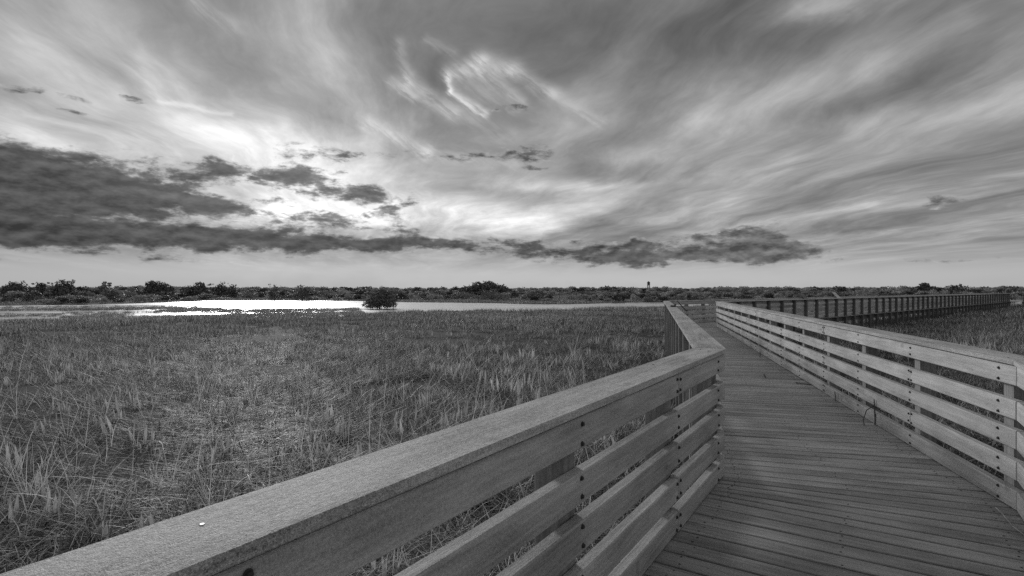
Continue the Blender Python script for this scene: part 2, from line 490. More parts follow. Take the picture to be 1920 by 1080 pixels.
def railing(label, p, q, side, posts, joints, cap0, cap1, bolts='each', ext0=0.0, ext1=0.0, post_mat='post', detail=True, rim=True, cap_cuts=()):
    """p->q is the walk-side face of the boards; side=+1: the walkway lies to the right of p->q.
    Local frame: x along the run, y towards the OUTSIDE times -side ... y>0 is left of the run."""
    d = (q - p); L = d.length; ang = math.atan2(d.y, d.x)
    o = empty('railing', (p.x, p.y, 0), ang)
    tag(o, label, 'railing', 'timber railings of the boardwalk')
    s = side                                        # outside is +y * s
    rr = random.Random(hash((round(p.x, 2), round(q.y, 2))) & 0xffff)
    acc = Acc(BOLT)
    def yy(a, b):
        return (min(a * s, b * s), max(a * s, b * s))
    for ri, (z0, z1) in enumerate(ROWS):
        cuts = [-ext0] + [j for j in joints(ri) if 0.3 < j < L - 0.3] + [L + ext1]
        for a, b in zip(cuts[:-1], cuts[1:]):
            g0, g1 = 0.0025, 0.0025
            y0, y1 = yy(0.0, BT)
            me = box('rail_board', 0, b - a - g0 - g1, y0, y1, 0, z1 - z0, 0.006, MAT['rail'])
            bo = mesh_obj('rail_board', me, None, o, (a + g0, s * rr.uniform(-0.003, 0.003), z0 + rr.uniform(-0.003, 0.003)), (0, rr.uniform(-.0012, .0012), 0))
            for t in posts:
                for (bx_, ok) in ((t, a + 0.06 < t < b - 0.06), (a + 0.035, abs(a - t) < 0.06), (b - 0.035, abs(b - t) < 0.06)):
                    if not ok or bx_ < -ext0 or bx_ > L + ext1: continue
                    for zz in (0.030, 0.110):
                        m = Matrix.Translation((bx_ - a - g0 + rr.uniform(-.006, .006), -0.0005 * s, zz + rr.uniform(-.008, .008))) @ Matrix.Rotation(R(90) * s, 4, 'X')
                        if bolts == 'each' or (bolts is not None and not isinstance(bolts, str) and bolts[0] <= bx_ <= bolts[1]):
                            bt = mesh_obj('bolt', BOLT, None, bo); bt.matrix_local = m
                        elif bolts is not None:
                            acc.add(Matrix.Translation((a + g0, 0, z0)) @ m)
    if acc.n:
        tag(mesh_obj('bolt_heads', acc.mesh('bolt_heads', MAT['bolt']), None, o), kind='stuff')
    # cap board: outline in local xy with mitred ends (cap0/cap1 = shear of the end, metres per metre of y)
    yi, yo = -0.018 * s, 0.247 * s
    cc = [None] + list(cap_cuts) + [None]
    for i in range(len(cc) - 1):
        x0, x1 = cc[i], cc[i + 1]
        pts = []
        for yv in (yi, yo):
            xa = (-ext0 + cap0 * yv) if x0 is None else x0 + 0.002
            xb = (L + ext1 + cap1 * yv) if x1 is None else x1 - 0.002
            pts.append((xa, xb, yv))
        out = [(pts[0][0], yi), (pts[0][1], yi), (pts[1][1], yo), (pts[1][0], yo)]
        me = prism('cap_board', out, 0.0, 0.035, 0.004, MAT['cap'], 2)
        co = mesh_obj('cap_board', me, None, o, (0, 0, 1.053))
        if detail:
            for t in posts:
                for yv in (0.055, 0.165):
                    if t > pts[0][0] + .05 and t < pts[0][1] - .05 and rr.random() < 0.7:
                        mesh_obj('screw', SCREW if rr.random() < .5 else NAIL, None, co, (t + rr.uniform(-.05, .05), s * (yv + rr.uniform(-.02, .02)), 0.0348))
    y0, y1 = yy(BT + 0.001, BT + 0.14)
    for t in posts:
        me = box('post', -0.07, 0.07, y0, y1, GZ - 0.6, 1.0505, 0.008, MAT[post_mat])
        mesh_obj('post', me, None, o, (t, s * rr.uniform(0, .004), 0), (0, 0, rr.uniform(-.01, .01)))
    return o


def stag(step, off0, off1):
    return lambda ri: [((off0 if ri % 2 == 0 else off1) + step * k) for k in range(40)]


def mit(d_in, d_out):
    """shear of a mitred end between two run directions (local y to the left)"""
    a = math.atan2(d_in.x * d_out.y - d_in.y * d_out.x, d_in.dot(d_out))
    return math.tan(a / 2)

m12, m23 = mit(D1, D2), mit(D2, D3)
LA = (A - L0).length
posts_L1 = [LA - 0.24, LA - 1.36, LA - 2.81, LA - 4.37, LA - 5.9, LA - 7.4, LA - 8.9, LA - 10.4]
railing('pale weathered timber railing in the left foreground, sloping up to the bend', L0, A, 1, posts_L1,
        lambda ri: [LA - 5.9] + ([LA - 1.36] if ri in (0, 3, 4) else []), 0.0, -m12, cap_cuts=(LA - 7.4,))
LC = (C - A).length
posts_L2 = [0.12] + [1.55 * k for k in range(1, 14)] + [LC - 0.06]
railing('timber railing seen from behind past the left foreground bend, its open posts showing', A, C, 1, posts_L2,
        stag(3.1, 3.1, 4.65), m12 * -1 * -1, -m23, bolts=None, detail=False, ext0=0.0)
LB = (B - R0).length
posts_R1 = [LB - 0.35, LB - 1.85, LB - 3.4, LB - 4.9, LB - 6.4, LB - 8.0, LB - 9.5]
railing('short end of timber railing cut by the right edge of the picture', R0, B, -1, posts_R1,
        stag(4.0, LB - 12.9, LB - 10.9), 0.0, -m12)
LCn = (Cn - B).length
posts_R2 = [0.22 + 1.51 * k for k in range(0, 14)]
posts_R2 = [t for t in posts_R2 if t < LCn - .4] + [LCn - 0.12]
railing('long pale timber railing with dark bolts on the right of the walkway', B, Cn, -1, posts_R2,
        stag(6.04, 0.22 + 1.51 * 3, 0.22 + 1.51), m12, -m23, bolts=(0.0, 8.5), cap_cuts=(6.26, 12.3))
L3 = (Dl - C).length
railing('timber railing closing off the far end of the walkway, behind the second bend', C, Dl, 1,
        [0.15 + 1.5 * k for k in range(int(L3 / 1.5))], stag(4.5, 4.65, 3.15), m23, 0.0, bolts=None, detail=False)
L3n = (Dn - Cn).length
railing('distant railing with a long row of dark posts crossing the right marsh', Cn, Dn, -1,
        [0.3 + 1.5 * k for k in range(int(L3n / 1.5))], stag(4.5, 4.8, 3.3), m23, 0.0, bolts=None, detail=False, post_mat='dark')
Dp = Dn + rn(D3) * 1.3 + D3 * 0.0
Ep = Dp + D3 * 10.5
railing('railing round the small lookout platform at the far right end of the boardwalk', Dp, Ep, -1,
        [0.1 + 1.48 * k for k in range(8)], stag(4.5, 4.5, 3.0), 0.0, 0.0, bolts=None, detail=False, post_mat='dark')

# ------------------------------------------------------------------ deck: planks on stringers
deck = empty('boardwalk', (0, 0, 0))
tag(deck, 'grey plank boardwalk winding away over the marsh', 'boardwalk', kind='structure')
GAP = 0.021
nail_acc, screw_acc = Acc(NAIL), Acc(SCREW)
prr = random.Random(3)
batch = [0, 1.0]                            # boards laid from the same stack weather alike


def plank(l0, l1, r0, r1, single=True):
    """one plank between the left points l0,l1 and the right points r0,r1 (all along the walk)"""
    ov = 0.058
    dl = (r0 - l0).normalized(); dr = (r1 - l1).normalized()
    P = [l0 - dl * ov, r0 + dl * ov, r1 + dr * ov, l1 - dr * ov]
    c = (P[0] + P[1] + P[2] + P[3]) / 4
    ang = math.atan2(dl.y, dl.x)
    M = Matrix.Rotation(-ang, 2)
    q = [M @ (p - c) for p in P]
    # leave the joint open: pull the long edges together
    out = [(q[0].x, q[0].y + GAP / 2), (q[1].x, q[1].y + GAP / 2), (q[2].x, q[2].y - GAP / 2), (q[3].x, q[3].y - GAP / 2)]
    zj = prr.uniform(-0.0035, 0.0)
    batch[0] -= 1
    if batch[0] < 0: batch[:] = [prr.randint(4, 14), prr.uniform(.80, 1.16)]
    if single:
        me = prism('plank', out, -0.038, 0.0, 0.004, MAT['deck'])
        o = mesh_obj('plank', me, None, deck, (c.x, c.y, zj), (prr.uniform(-.006, .006), prr.uniform(-.0015, .0015), ang))
        o.color = (batch[1], batch[1], batch[1], 1)
    for fr in (0.06, 0.47, 0.93):
        for e in (0.25, 0.75):
            pt = l0.lerp(r0, fr).lerp(l1.lerp(r1, fr), e + prr.uniform(-.06, .06)) + dl * prr.uniform(-.03, .03)
            (screw_acc if (fr == 0.47 and prr.random() < .4) else nail_acc).add(Matrix.Translation((pt.x, pt.y, zj - 0.001)))


# section 1, straight planks up to the fan
n1 = rn(D1)
S1 = A - D1 * 0.62                       # left point where the fan begins
pitch = 0.172
k = 0
starts = []
while k * pitch < 9.0:
    l1 = S1 - D1 * (k * pitch); l0 = S1 - D1 * ((k + 1) * pitch)
    plank(l0, l1, l0 + n1 * W, l1 + n1 * W); k += 1
# fan of tapered planks round the bend
n2 = rn(D2)
E2 = A + D2 * 0.95
fan = 13
leftpath = lambda u: S1.lerp(A, u * 2) if u < .5 else A.lerp(E2, u * 2 - 1)
Rs, Re = S1 + n1 * W, E2 + n2 * W
def rightpath(u):
    a = (B - Rs).length; b_ = (Re - B).length
    s = u * (a + b_)
    return Rs.lerp(B, s / a) if s < a else B.lerp(Re, (s - a) / b_)
for i in range(fan):
    u0, u1 = i / fan, (i + 1) / fan
    plank(leftpath(u0), leftpath(u1), rightpath(u0), rightpath(u1))
# section 2
k = 0
p2 = 0.150
lenS2 = (C - E2).length
while (k + 1) * p2 < lenS2 - 0.2:
    l0 = E2 + D2 * (k * p2); l1 = E2 + D2 * ((k + 1) * p2)
    plank(l0, l1, l0 + n2 * W, l1 + n2 * W); k += 1
tag(mesh_obj('nail_heads', nail_acc.mesh('nail_heads', MAT['bolt']), None, deck), kind='stuff')
tag(mesh_obj('screw_heads', screw_acc.mesh('screw_heads', MAT['screw']), None, deck), kind='stuff')
# far planks, too small to tell apart: joined
V, F = [], []
def add_box(V, F, p, d, n, L, wdt, z0, z1):
    i = len(V)
    for (a, b_) in ((0, 0), (L, 0), (L, wdt), (0, wdt)):
        for zz in (z0, z1):
            v = p + d * a + n * b_; V.append((v.x, v.y, zz))
    F.extend([(i, i + 2, i + 4, i + 6), (i + 1, i + 7, i + 5, i + 3), (i, i + 1, i + 3, i + 2), (i + 2, i + 3, i + 5, i + 4), (i + 4, i + 5, i + 7, i + 6), (i + 6, i + 7, i + 1, i)])
n3 = rn(D3)
for k in range(int(L3 / 0.15)):
    add_box(V, F, C + D3 * (k * 0.15) - n3 * 0.2, D3, n3, 0.143, W + 0.4, -0.038, 0.0)
for k in range(70):
    add_box(V, F, Dl + D3 * (k * 0.15) - n3 * 0.2, D3, n3, 0.143, W + 1.7, -0.038, 0.0)
tag(mesh_obj('far_planks', pydata('far_planks', V, F, MAT['deck']), None, deck), kind='stuff')
# stringers and rim boards
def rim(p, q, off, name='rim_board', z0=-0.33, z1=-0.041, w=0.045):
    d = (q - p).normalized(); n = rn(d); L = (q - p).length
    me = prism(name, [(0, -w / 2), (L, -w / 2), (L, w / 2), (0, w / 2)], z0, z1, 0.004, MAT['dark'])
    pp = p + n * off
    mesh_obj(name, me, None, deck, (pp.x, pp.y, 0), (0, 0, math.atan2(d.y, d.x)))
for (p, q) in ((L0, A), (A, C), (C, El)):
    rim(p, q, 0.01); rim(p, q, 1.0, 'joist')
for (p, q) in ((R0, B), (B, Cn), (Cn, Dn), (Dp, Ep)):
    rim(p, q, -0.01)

# ------------------------------------------------------------------ marsh ground, lagoon
CAMH = CAM_Z - GZ
def gpt(px, py, h=CAMH):
    Y = FPX * h / (py - HOR); return Vector(((px - 960) / FPX * Y, Y))
near_edge = [(-700, 596), (-300, 597), (0, 596), (120, 595), (210, 597), (300, 591), (420, 589), (560, 588), (640, 587), (700, 583), (760, 580), (860, 578.5), (1000, 577.5), (1080, 576.5), (1150, 574), (1250, 571), (1330, 570)]
far_edge = [(1330, 566.5), (1250, 566.5), (1180, 566.8), (1130, 568.3), (1060, 570), (1000, 570), (930, 568), (860, 567), (760, 566), (640, 563.5), (520, 563), (400, 563.3), (330, 565.5), (240, 569), (140, 571), (0, 572.5), (-300, 573), (-700, 573)]
LAG = [gpt(a, b, 2.25) for a, b in near_edge] + [gpt(a, b) for a, b in far_edge]
LAGX = np.array([p.x for p in LAG]); LAGY = np.array([p.y for p in LAG])
POND = [gpt(a, b, 2.3) for a, b in ((1884, 568), (1960, 570.5), (2200, 572))] + [gpt(a, b) for a, b in ((2200, 561), (1960, 562), (1915, 564))]


def inpoly(X, Y, poly):
    c = np.zeros(X.shape, bool); n = len(poly); j = n - 1
    for i in range(n):
        xi, yi, xj, yj = poly[i].x, poly[i].y, poly[j].x, poly[j].y
        t = ((yi > Y) != (yj > Y)) & (X < (xj - xi) * (Y - yi) / ((yj - yi) if yj != yi else 1e-9) + xi)
        c ^= t; j = i
    return c


def vnoise(X, Y, s, seed=0):
    """cheap smooth value noise"""
    rs = np.random.RandomState(seed); T = rs.rand(64, 64)
    x, y = X * s, Y * s
    i, j = np.floor(x).astype(int), np.floor(y).astype(int)
    u, v = x - i, y - j; u = u * u * (3 - 2 * u); v = v * v * (3 - 2 * v)
    t = lambda a, b: T[a % 64, b % 64]
    return (t(i, j) * (1 - u) + t(i + 1, j) * u) * (1 - v) + (t(i, j + 1) * (1 - u) + t(i + 1, j + 1) * u) * v


def make_ground():
    nr, na = 300, 420
    r = np.concatenate([[0.0], np.geomspace(0.6, 9000, nr)])
    th = np.linspace(0, 2 * math.pi, na, endpoint=False)
    # finer in front
    th = th - 0.62 * np.sin(th)
    RR, TH = np.meshgrid(r[1:], th, indexing='ij')
    X, Y = RR * np.sin(TH), RR * np.cos(TH)
    Z = GZ + 0.10 * (vnoise(X, Y, 0.35, 1) - 0.5) + 0.10 * (vnoise(X, Y, 0.09, 2) - 0.5)
    Z = np.where(RR > 400, GZ, Z)
    wet = inpoly(X, Y, LAG) | inpoly(X, Y, POND)
    Z = np.where(wet, GZ - 0.25, Z)
    v = np.concatenate([[[0, 0, GZ]], np.stack([X, Y, Z], -1).reshape(-1, 3)])
    f = [(0, 1 + i, 1 + (i + 1) % na) for i in range(na)]
    for a in range(nr - 1):
        b0 = 1 + a * na
        f += [(b0 + i, b0 + na + i, b0 + na + (i + 1) % na, b0 + (i + 1) % na) for i in range(na)]
    me = pydata('ground', v, f, MAT['mud'], True)
    tag(mesh_obj('ground', me, None), 'dark marsh soil under the sedge', 'ground', kind='structure')
    for nm, poly, lab in (('lagoon', LAG, 'bright open water between the sedge and the far shore'), ('pond', POND, 'thin strip of open water at the far right')):
        bm = bmesh.new(); bm.faces.new([bm.verts.new((p.x, p.y, GZ - 0.06)) for p in poly])
        bmesh.ops.triangulate(bm, faces=bm.faces)
        bmesh.ops.recalc_face_normals(bm, faces=bm.faces)
        for fc in bm.faces:
            if fc.normal.z < 0: fc.normal_flip()
        me = bpy.data.meshes.new(nm); bm.to_mesh(me); bm.free(); me.materials.append(MAT['water'])
        tag(mesh_obj(nm, me, None), lab, 'water', kind='structure')
make_ground()


# ------------------------------------------------------------------ marsh grass
def blades(n, hr, spread, lean, width, bend, tones, seed, leafy=False, seg=4):
    rs = np.random.RandomState(seed); V, F, T = [], [], []
    for b in range(n):
        r = spread * math.sqrt(rs.rand()); a = rs.rand() * 6.283
        p = np.array([r * math.cos(a), r * math.sin(a), -0.03])
        L = rs.uniform(*hr); th = rs.uniform(*lean); az = rs.rand() * 6.283
        w = rs.uniform(*width); bd = rs.uniform(*bend) / seg
        tone = rs.choice(tones) + rs.uniform(-.06, .06)
        side = np.array([-math.sin(az), math.cos(az), 0]) if rs.rand() < .5 else np.array([math.cos(az + 1.2), math.sin(az + 1.2), 0])
        i0 = len(V)
        for s in range(seg + 1):
            u = s / seg
            ww = w * (math.sin(math.pi * min(1, .12 + .88 * u)) if leafy else (1 - u) ** .6)
            if s == seg:
                V.append(p.copy()); T.append(tone)
            else:
                V += [p - side * ww / 2, p + side * ww / 2]; T += [tone, tone]
            d = np.array([math.sin(th) * math.cos(az), math.sin(th) * math.sin(az), math.cos(th)])
            p = p + d * L / seg
            if p[2] < 0.01: p[2] = 0.01 + rs.rand() * .03
            th += bd; az += rs.uniform(-.15, .15)
        for s in range(seg - 1):
            a0 = i0 + 2 * s; F.append((a0, a0 + 1, a0 + 3, a0 + 2))
        a0 = i0 + 2 * (seg - 1); F.append((a0, a0 + 1, a0 + 2))
    return V, F, T


def join(parts):
    V, F, T = [], [], []
    for v, f, t in parts:
        n = len(V); V += v; T += t; F += [tuple(i + n for i in q) for q in f]
    return V, F, T


src = bpy.data.collections.new('grass_sources')
def add_src(name, parts, mat):
    v, f, t = join(parts)
    o = bpy.data.objects.new(name, pydata(name, v, f, mat, False, np.clip(t, 0, 1))); src.objects.link(o)

DK, MD, LT = [.02, .06, .10, .16], [.12, .22, .32, .42], [.55, .7, .8, .9]
for i in range(4):      # 0-3 matted fallen blades
    add_src('gs_a%02d' % i, [blades(34, (.30, .7), .28, (.9, 1.5), (.006, .013), (.2, 1.2), DK, 20 + i),
                             blades(10, (.30, .7), .28, (.9, 1.5), (.006, .012), (.2, 1.2), MD, 30 + i),
                             blades(15, (.25, .6), .28, (.7, 1.5), (.006, .011), (.2, 1.3), LT, 40 + i),
                             blades(7, (.15, .35), .28, (0, .5), (.006, .011), (0, .8), DK + MD, 60 + i)], MAT['grass'])
for i in range(3):      # 4-6 upright sedge
    add_src('gs_b%02d' % i, [blades(20, (.20, .48), .22, (0, .35), (.006, .013), (0, .9), DK + MD, 120 + i),
                             blades(9, (.25, .55), .22, (0, .4), (.006, .011), (.1, 1.6), LT, 140 + i),
                             blades(16, (.3, .6), .25, (.8, 1.5), (.006, .012), (0, 1), DK, 160 + i)], MAT['grass'])
for i in range(2):      # 7-8 broad lance leaves
    add_src('gs_c%02d' % i, [blades(4, (.28, .45), .10, (0, .3), (.026, .045), (0, .3), [.5, .65, .8], 220 + i, True, 5),
                             blades(3, (.4, .6), .1, (0, .25), (.006, .009), (0, .5), MD, 240 + i)], MAT['grass'])
for i in range(2):      # 9-10 tall arching reeds
    add_src('gs_d%02d' % i, [blades(5, (.8, 1.3), .14, (.05, .5), (.007, .012), (.3, 2.0), [.6, .8, .9, 1.0], 260 + i, False, 7)], MAT['grass'])
for i in range(3):      # 11-13 far tuft, coarse
    add_src('gs_e%02d' % i, [blades(34, (.18, .45), .45, (0, .7), (.016, .034), (0, .8), DK + MD, 320 + i, False, 2),
                             blades(11, (.2, .5), .45, (0, .6), (.014, .028), (0, 1.2), LT, 340 + i, False, 2)], MAT['grass'])


def scatter_group():
    ng = bpy.data.node_groups.new('scatter', 'GeometryNodeTree')
    ng.interface.new_socket('Geometry', in_out='INPUT', socket_type='NodeSocketGeometry')
    ng.interface.new_socket('Collection', in_out='INPUT', socket_type='NodeSocketCollection')
    ng.interface.new_socket('Geometry', in_out='OUTPUT', socket_type='NodeSocketGeometry')
    N, Lk = ng.nodes, ng.links
    gi, go = N.new('NodeGroupInput'), N.new('NodeGroupOutput')
    ci = N.new('GeometryNodeCollectionInfo'); ci.inputs['Separate Children'].default_value = True; ci.inputs['Reset Children'].default_value = True
    Lk.new(gi.outputs['Collection'], ci.inputs['Collection'])
    ip = N.new('GeometryNodeInstanceOnPoints'); ip.inputs['Pick Instance'].default_value = True
    Lk.new(gi.outputs['Geometry'], ip.inputs['Points']); Lk.new(ci.outputs[0], ip.inputs['Instance'])
    def at(nm, ty):
        n = N.new('GeometryNodeInputNamedAttribute'); n.data_type = ty; n.inputs['Name'].default_value = nm; return n.outputs[0]
    Lk.new(at('idx', 'INT'), ip.inputs['Instance Index'])
    Lk.new(at('rot', 'FLOAT_VECTOR'), ip.inputs['Rotation'])
    Lk.new(at('scl', 'FLOAT_VECTOR'), ip.inputs['Scale'])
    Lk.new(ip.outputs[0], go.inputs[0])
    return ng
SCAT = scatter_group()


def scatter(name, pts, idx, scl, tone, coll, mat, label, cat, tilt=0.12):
    n = len(pts)
    me = bpy.data.meshes.new(name); me.vertices.add(n)
    me.vertices.foreach_set('co', np.asarray(pts, np.float32).ravel())
    rot = np.stack([NP.uniform(-tilt, tilt, n), NP.uniform(-tilt, tilt, n), NP.uniform(0, 6.283, n)], 1)
    a = me.attributes.new('idx', 'INT', 'POINT'); a.data.foreach_set('value', np.asarray(idx, np.int32))
    for nm, arr in (('rot', rot), ('scl', scl)):
        a = me.attributes.new(nm, 'FLOAT_VECTOR', 'POINT'); a.data.foreach_set('vector', np.asarray(arr, np.float32).ravel())
    a = me.attributes.new('itone', 'FLOAT', 'POINT'); a.data.foreach_set('value', np.asarray(tone, np.float32))
    me.materials.append(mat)
    o = mesh_obj(name, me, None)
    tag(o, label, cat, kind='stuff')
    md = o.modifiers.new('scatter', 'NODES'); md.node_group = SCAT
    for it in SCAT.interface.items_tree:
        if it.in_out == 'INPUT' and it.socket_type == 'NodeSocketCollection': md[it.identifier] = coll
    return o


def seg_dist(X, Y, p, q):
    d = q - p; L2 = d.length_squared
    t = np.clip(((X - p.x) * d.x + (Y - p.y) * d.y) / L2, 0, 1)
    return np.hypot(X - p.x - t * d.x, Y - p.y - t * d.y)


def mid(p, n): return p + n * (W / 2)
def off_walk(X, Y, m=1.32):
    k = np.ones(X.shape, bool)
    for p, q in ((mid(L0, n1), (A + B) / 2), ((A + B) / 2, (C + Cn) / 2), ((C + Cn) / 2, mid(El, n3))):
        k &= seg_dist(X, Y, p, q) > m
    return k


def sector(r0, r1, a0, a1, dens):
    n = int(dens * 0.5 * (r1 ** 2 - r0 ** 2) * R(a1 - a0))
    r = np.sqrt(NP.uniform(r0 ** 2, r1 ** 2, n)); a = np.radians(NP.uniform(a0, a1, n))
    return r * np.sin(a), r * np.cos(a), r


REED1 = [gpt(a, b) for a, b in ((-400, 584), (120, 582), (400, 579.5), (430, 575.5), (240, 573.5), (-400, 576))]
REED2 = [gpt(a, b) for a, b in ((-300, 602), (330, 600), (360, 585), (-300, 587))]
REED3 = [gpt(a, b) for a, b in ((250, 600), (690, 594), (672, 578), (300, 581))]


def make_grass():
    PX, PY, ID, SC_, TN = [], [], [], [], []
    for (r0, r1, a0, a1, dens, far) in ((1.2, 9, -75, 75, 26, 0), (9, 20, -62, 60, 15, 0), (20, 34, -56, 58, 8, 1), (34, 62, -54, 57, 4.2, 2), (62, 135, -52, 57, 1.0, 3), (135, 260, -52, 57, .22, 4), (44, 96, -50, -4, 5.0, 5)):
        X, Y, r = sector(r0, r1, a0, a1, dens)
        wet = inpoly(X, Y, LAG) | inpoly(X, Y, POND)
        rv = NP.rand(len(X)); vn = vnoise(X * .35, Y, 0.25, 9)
        reed = inpoly(X, Y, REED1) & (rv < .9) & (vn > .25)
        reed |= inpoly(X, Y, REED2) & (rv < .6) & (vn > .30)
        reed |= inpoly(X, Y, REED3) & (rv < .95) & (vn > .30)
        bare = (vnoise(X, Y, 0.8, 61) * .6 + vnoise(X, Y, 0.22, 62) * .4 < .40) & (NP.rand(len(X)) < .8)
        if far == 5: wet |= True; reed &= inpoly(X, Y, LAG)
        keep = off_walk(X, Y) & (~wet | reed) & ~bare
        X, Y, r, reed = X[keep], Y[keep], r[keep], reed[keep]
        n = len(X)
        pn = vnoise(X, Y, 0.28, 4); pm = vnoise(X, Y, 0.07, 5); pf = vnoise(X, Y, 1.1, 6)
        u = NP.rand(n)
        if far < 2:
            mat_p = np.clip(1.0 - 0.022 * r + (pn - .5) * 1.2, .15, .96)
            idx = np.where(u < mat_p, NP.randint(0, 4, n), NP.randint(4, 7, n))
            v = NP.rand(n)
            idx = np.where(v < .05 + .05 * (pf > .6), NP.randint(7, 9, n), idx)
            idx = np.where((v > .955 - .07 * (pm > .5)), NP.randint(9, 11, n), idx)
        else:
            idx = NP.randint(11, 14, n)
        idx = np.where(reed, NP.randint(11, 14, n), idx)
        s = NP.uniform(.75, 1.2, n) * (0.8 + 0.5 * pm) * (1.0, 1.1, 1.0, 1.35, 2.4, 1.0)[far]
        s = np.where(reed, NP.uniform(.5, .95, n), s)
        sz = s * (0.45 + 0.6 * pn)
        sz = np.minimum(sz, 1.3)
        PX.append(X); PY.append(Y); ID.append(idx); SC_.append(np.stack([s, s, sz], 1))
        TN.append(np.clip(.70 + (pm - .5) * .45 + (pn - .5) * .4 + (pf - .5) * .5 + NP.uniform(-.3, .3, n), -.2, 1.35))
    X, Y = np.concatenate(PX), np.concatenate(PY)
    scatter('marsh_grass', np.stack([X, Y, np.full(len(X), GZ - .02)], 1), np.concatenate(ID), np.concatenate(SC_), np.concatenate(TN), src, MAT['grass'],
            'matted sedge and reeds covering the whole marsh', 'grass')
make_grass()

# ------------------------------------------------------------------ shrubs and trees
def crown_mesh(name, lobes, n, leaf, mat, seed, tone_hi=1.0):
    """leaf-sized quads through the volume of several lobes (cx,cy,cz,rx,ry,rz)"""
    rs = np.random.RandomState(seed)
    vol = np.array([l[3] * l[4] * l[5] for l in lobes]); vol = vol ** .7 / (vol ** .7).sum()
    which = rs.choice(len(lobes), n, p=vol)
    Lb = np.array(lobes)[which]
    d = rs.normal(size=(n, 3)); d /= np.linalg.norm(d, axis=1)[:, None]
    rad = rs.uniform(.35, 1.0, n) ** .5 * (1 + .22 * np.sin(d[:, 0] * 7 + which) * np.sin(d[:, 2] * 6 + which * 2)) * rs.uniform(.85, 1.12, n)
    c = Lb[:, :3] + d * Lb[:, 3:6] * rad[:, None]
    nn = rs.normal(size=(n, 3)) * .8 + d; nn /= np.linalg.norm(nn, axis=1)[:, None]
    t1 = np.cross(nn, rs.normal(size=(n, 3))); t1 /= np.linalg.norm(t1, axis=1)[:, None]
    t2 = np.cross(nn, t1)
    s = leaf * rs.uniform(.6, 1.3, (n, 1))
    v = np.stack([c - t1 * s - t2 * s * .35, c + t1 * s * .2 - t2 * s * .6, c + t1 * s + t2 * s * .25, c - t1 * s * .1 + t2 * s * .6], 1).reshape(-1, 3)
    f = [(4 * i, 4 * i + 1, 4 * i + 2, 4 * i + 3) for i in range(n)]
    tone = np.repeat(np.clip(rs.rand(n) * .8 + .2 * (which % 3) / 2, 0, 1) * tone_hi, 4)
    return pydata(name, v, f, mat, False, tone)


def limb_mesh(name, segs, mat):
    V, F = [], []
    for (p, q, r0, r1) in segs:
        p, q = Vector(p), Vector(q); d = (q - p).normalized()
        a = d.orthogonal().normalized(); b_ = d.cross(a); i = len(V); n = 6
        for c, r in ((p, r0), (q, r1)):
            for k in range(n):
                t = 6.2832 * k / n; V.append(tuple(c + a * (r * math.cos(t)) + b_ * (r * math.sin(t))))
        F += [(i + k, i + (k + 1) % n, i + n + (k + 1) % n, i + n + k) for k in range(n)] + [tuple(range(i + n, i + 2 * n))]
    return pydata(name, V, F, mat, True)


def plant(kind, label, px, top, wpx, Y, mat, seed, shape='round', group=None, leaf=.16, dens=1.0, low=0.0):
    """a tree or shrub: its crown spans wpx wide and reaches up to image row top when seen from the boardwalk"""
    rs = random.Random(seed)
    X = (px - 960) / FPX * Y
    H = CAM_Z + (HOR - top) / FPX * Y - GZ
    Wd = wpx / FPX * Y
    o = empty(kind, (X, Y, GZ))
    tag(o, label, 'tree' if kind.endswith('tree') else 'shrub', group)
    lob = []
    if shape == 'round':          # foliage down to the ground
        for k in range(9):
            u = rs.uniform(-1, 1); t = rs.uniform(.15, .8)
            rr = Wd * rs.uniform(.16, .26)
            zc = H * t * (1 - .35 * u * u)
            lob.append((u * Wd * .33, rs.uniform(-.3, .3) * Wd, zc, rr, rr, min(H * .26, rr * 1.0)))
        for k in range(5): lob.append(((k - 2) * Wd * .19, rs.uniform(-.2, .2) * Wd, H * .20, Wd * .15, Wd * .2, H * .22))
        lob.append((0, 0, H * .42, Wd * .36, Wd * .36, H * .40)); lob.append((Wd * .05, 0, H * .8, Wd * .16, Wd * .16, H * .18))
        for k in range(6): lob.append((rs.uniform(-.42, .42) * Wd, rs.uniform(-.2, .2) * Wd, H * rs.uniform(.62, .97), Wd * rs.uniform(.05, .09), Wd * .07, H * rs.uniform(.05, .10)))
    elif shape == 'dome':         # wide hammock of joined crowns
        for k in range(16):
            u = -1 + 2 * (k + .5) / 16; hh = H * (1 - .55 * abs(u) ** 1.7) * rs.uniform(.84, 1.0)
            rr = Wd * rs.uniform(.07, .11)
            lob.append((u * Wd * .46, rs.uniform(-.25, .25) * Wd, hh - rr * .8, rr, rr * 1.2, rr * .85))
            lob.append((u * Wd * .44, rs.uniform(-.25, .25) * Wd, hh * .45, rr * 1.3, rr * 1.3, hh * .42))
    else:                         # open crown on a visible stem
        for k in range(8):
            u = rs.uniform(-1, 1)
            rr = Wd * rs.uniform(.13, .22)
            lob.append((u * Wd * .34, rs.uniform(-.3, .3) * Wd, H * rs.uniform(.5, .93) * (1 - .10 * u * u), rr, rr, rr * .55))
        lob.append((0, 0, H * .93, Wd * .13, Wd * .13, H * .07))
    n = int(max(500, min(5000, 60 * Wd * H)) * dens)
    mesh_obj('crown', crown_mesh('crown', lob, n, leaf * max(1.0, Y / 130), mat, seed), None, o)
    segs = [((0, 0, -.1), (rs.uniform(-.1, .1), 0, H * .45), .05 * Wd * .5 + .05, .05)]
    for l in lob[:6]: segs.append(((0, 0, H * rs.uniform(.15, .45)), (l[0], l[1], l[2]), .05, .02))
    mesh_obj('trunk', limb_mesh('trunk', segs, MAT['bark']), None, o)
    return o


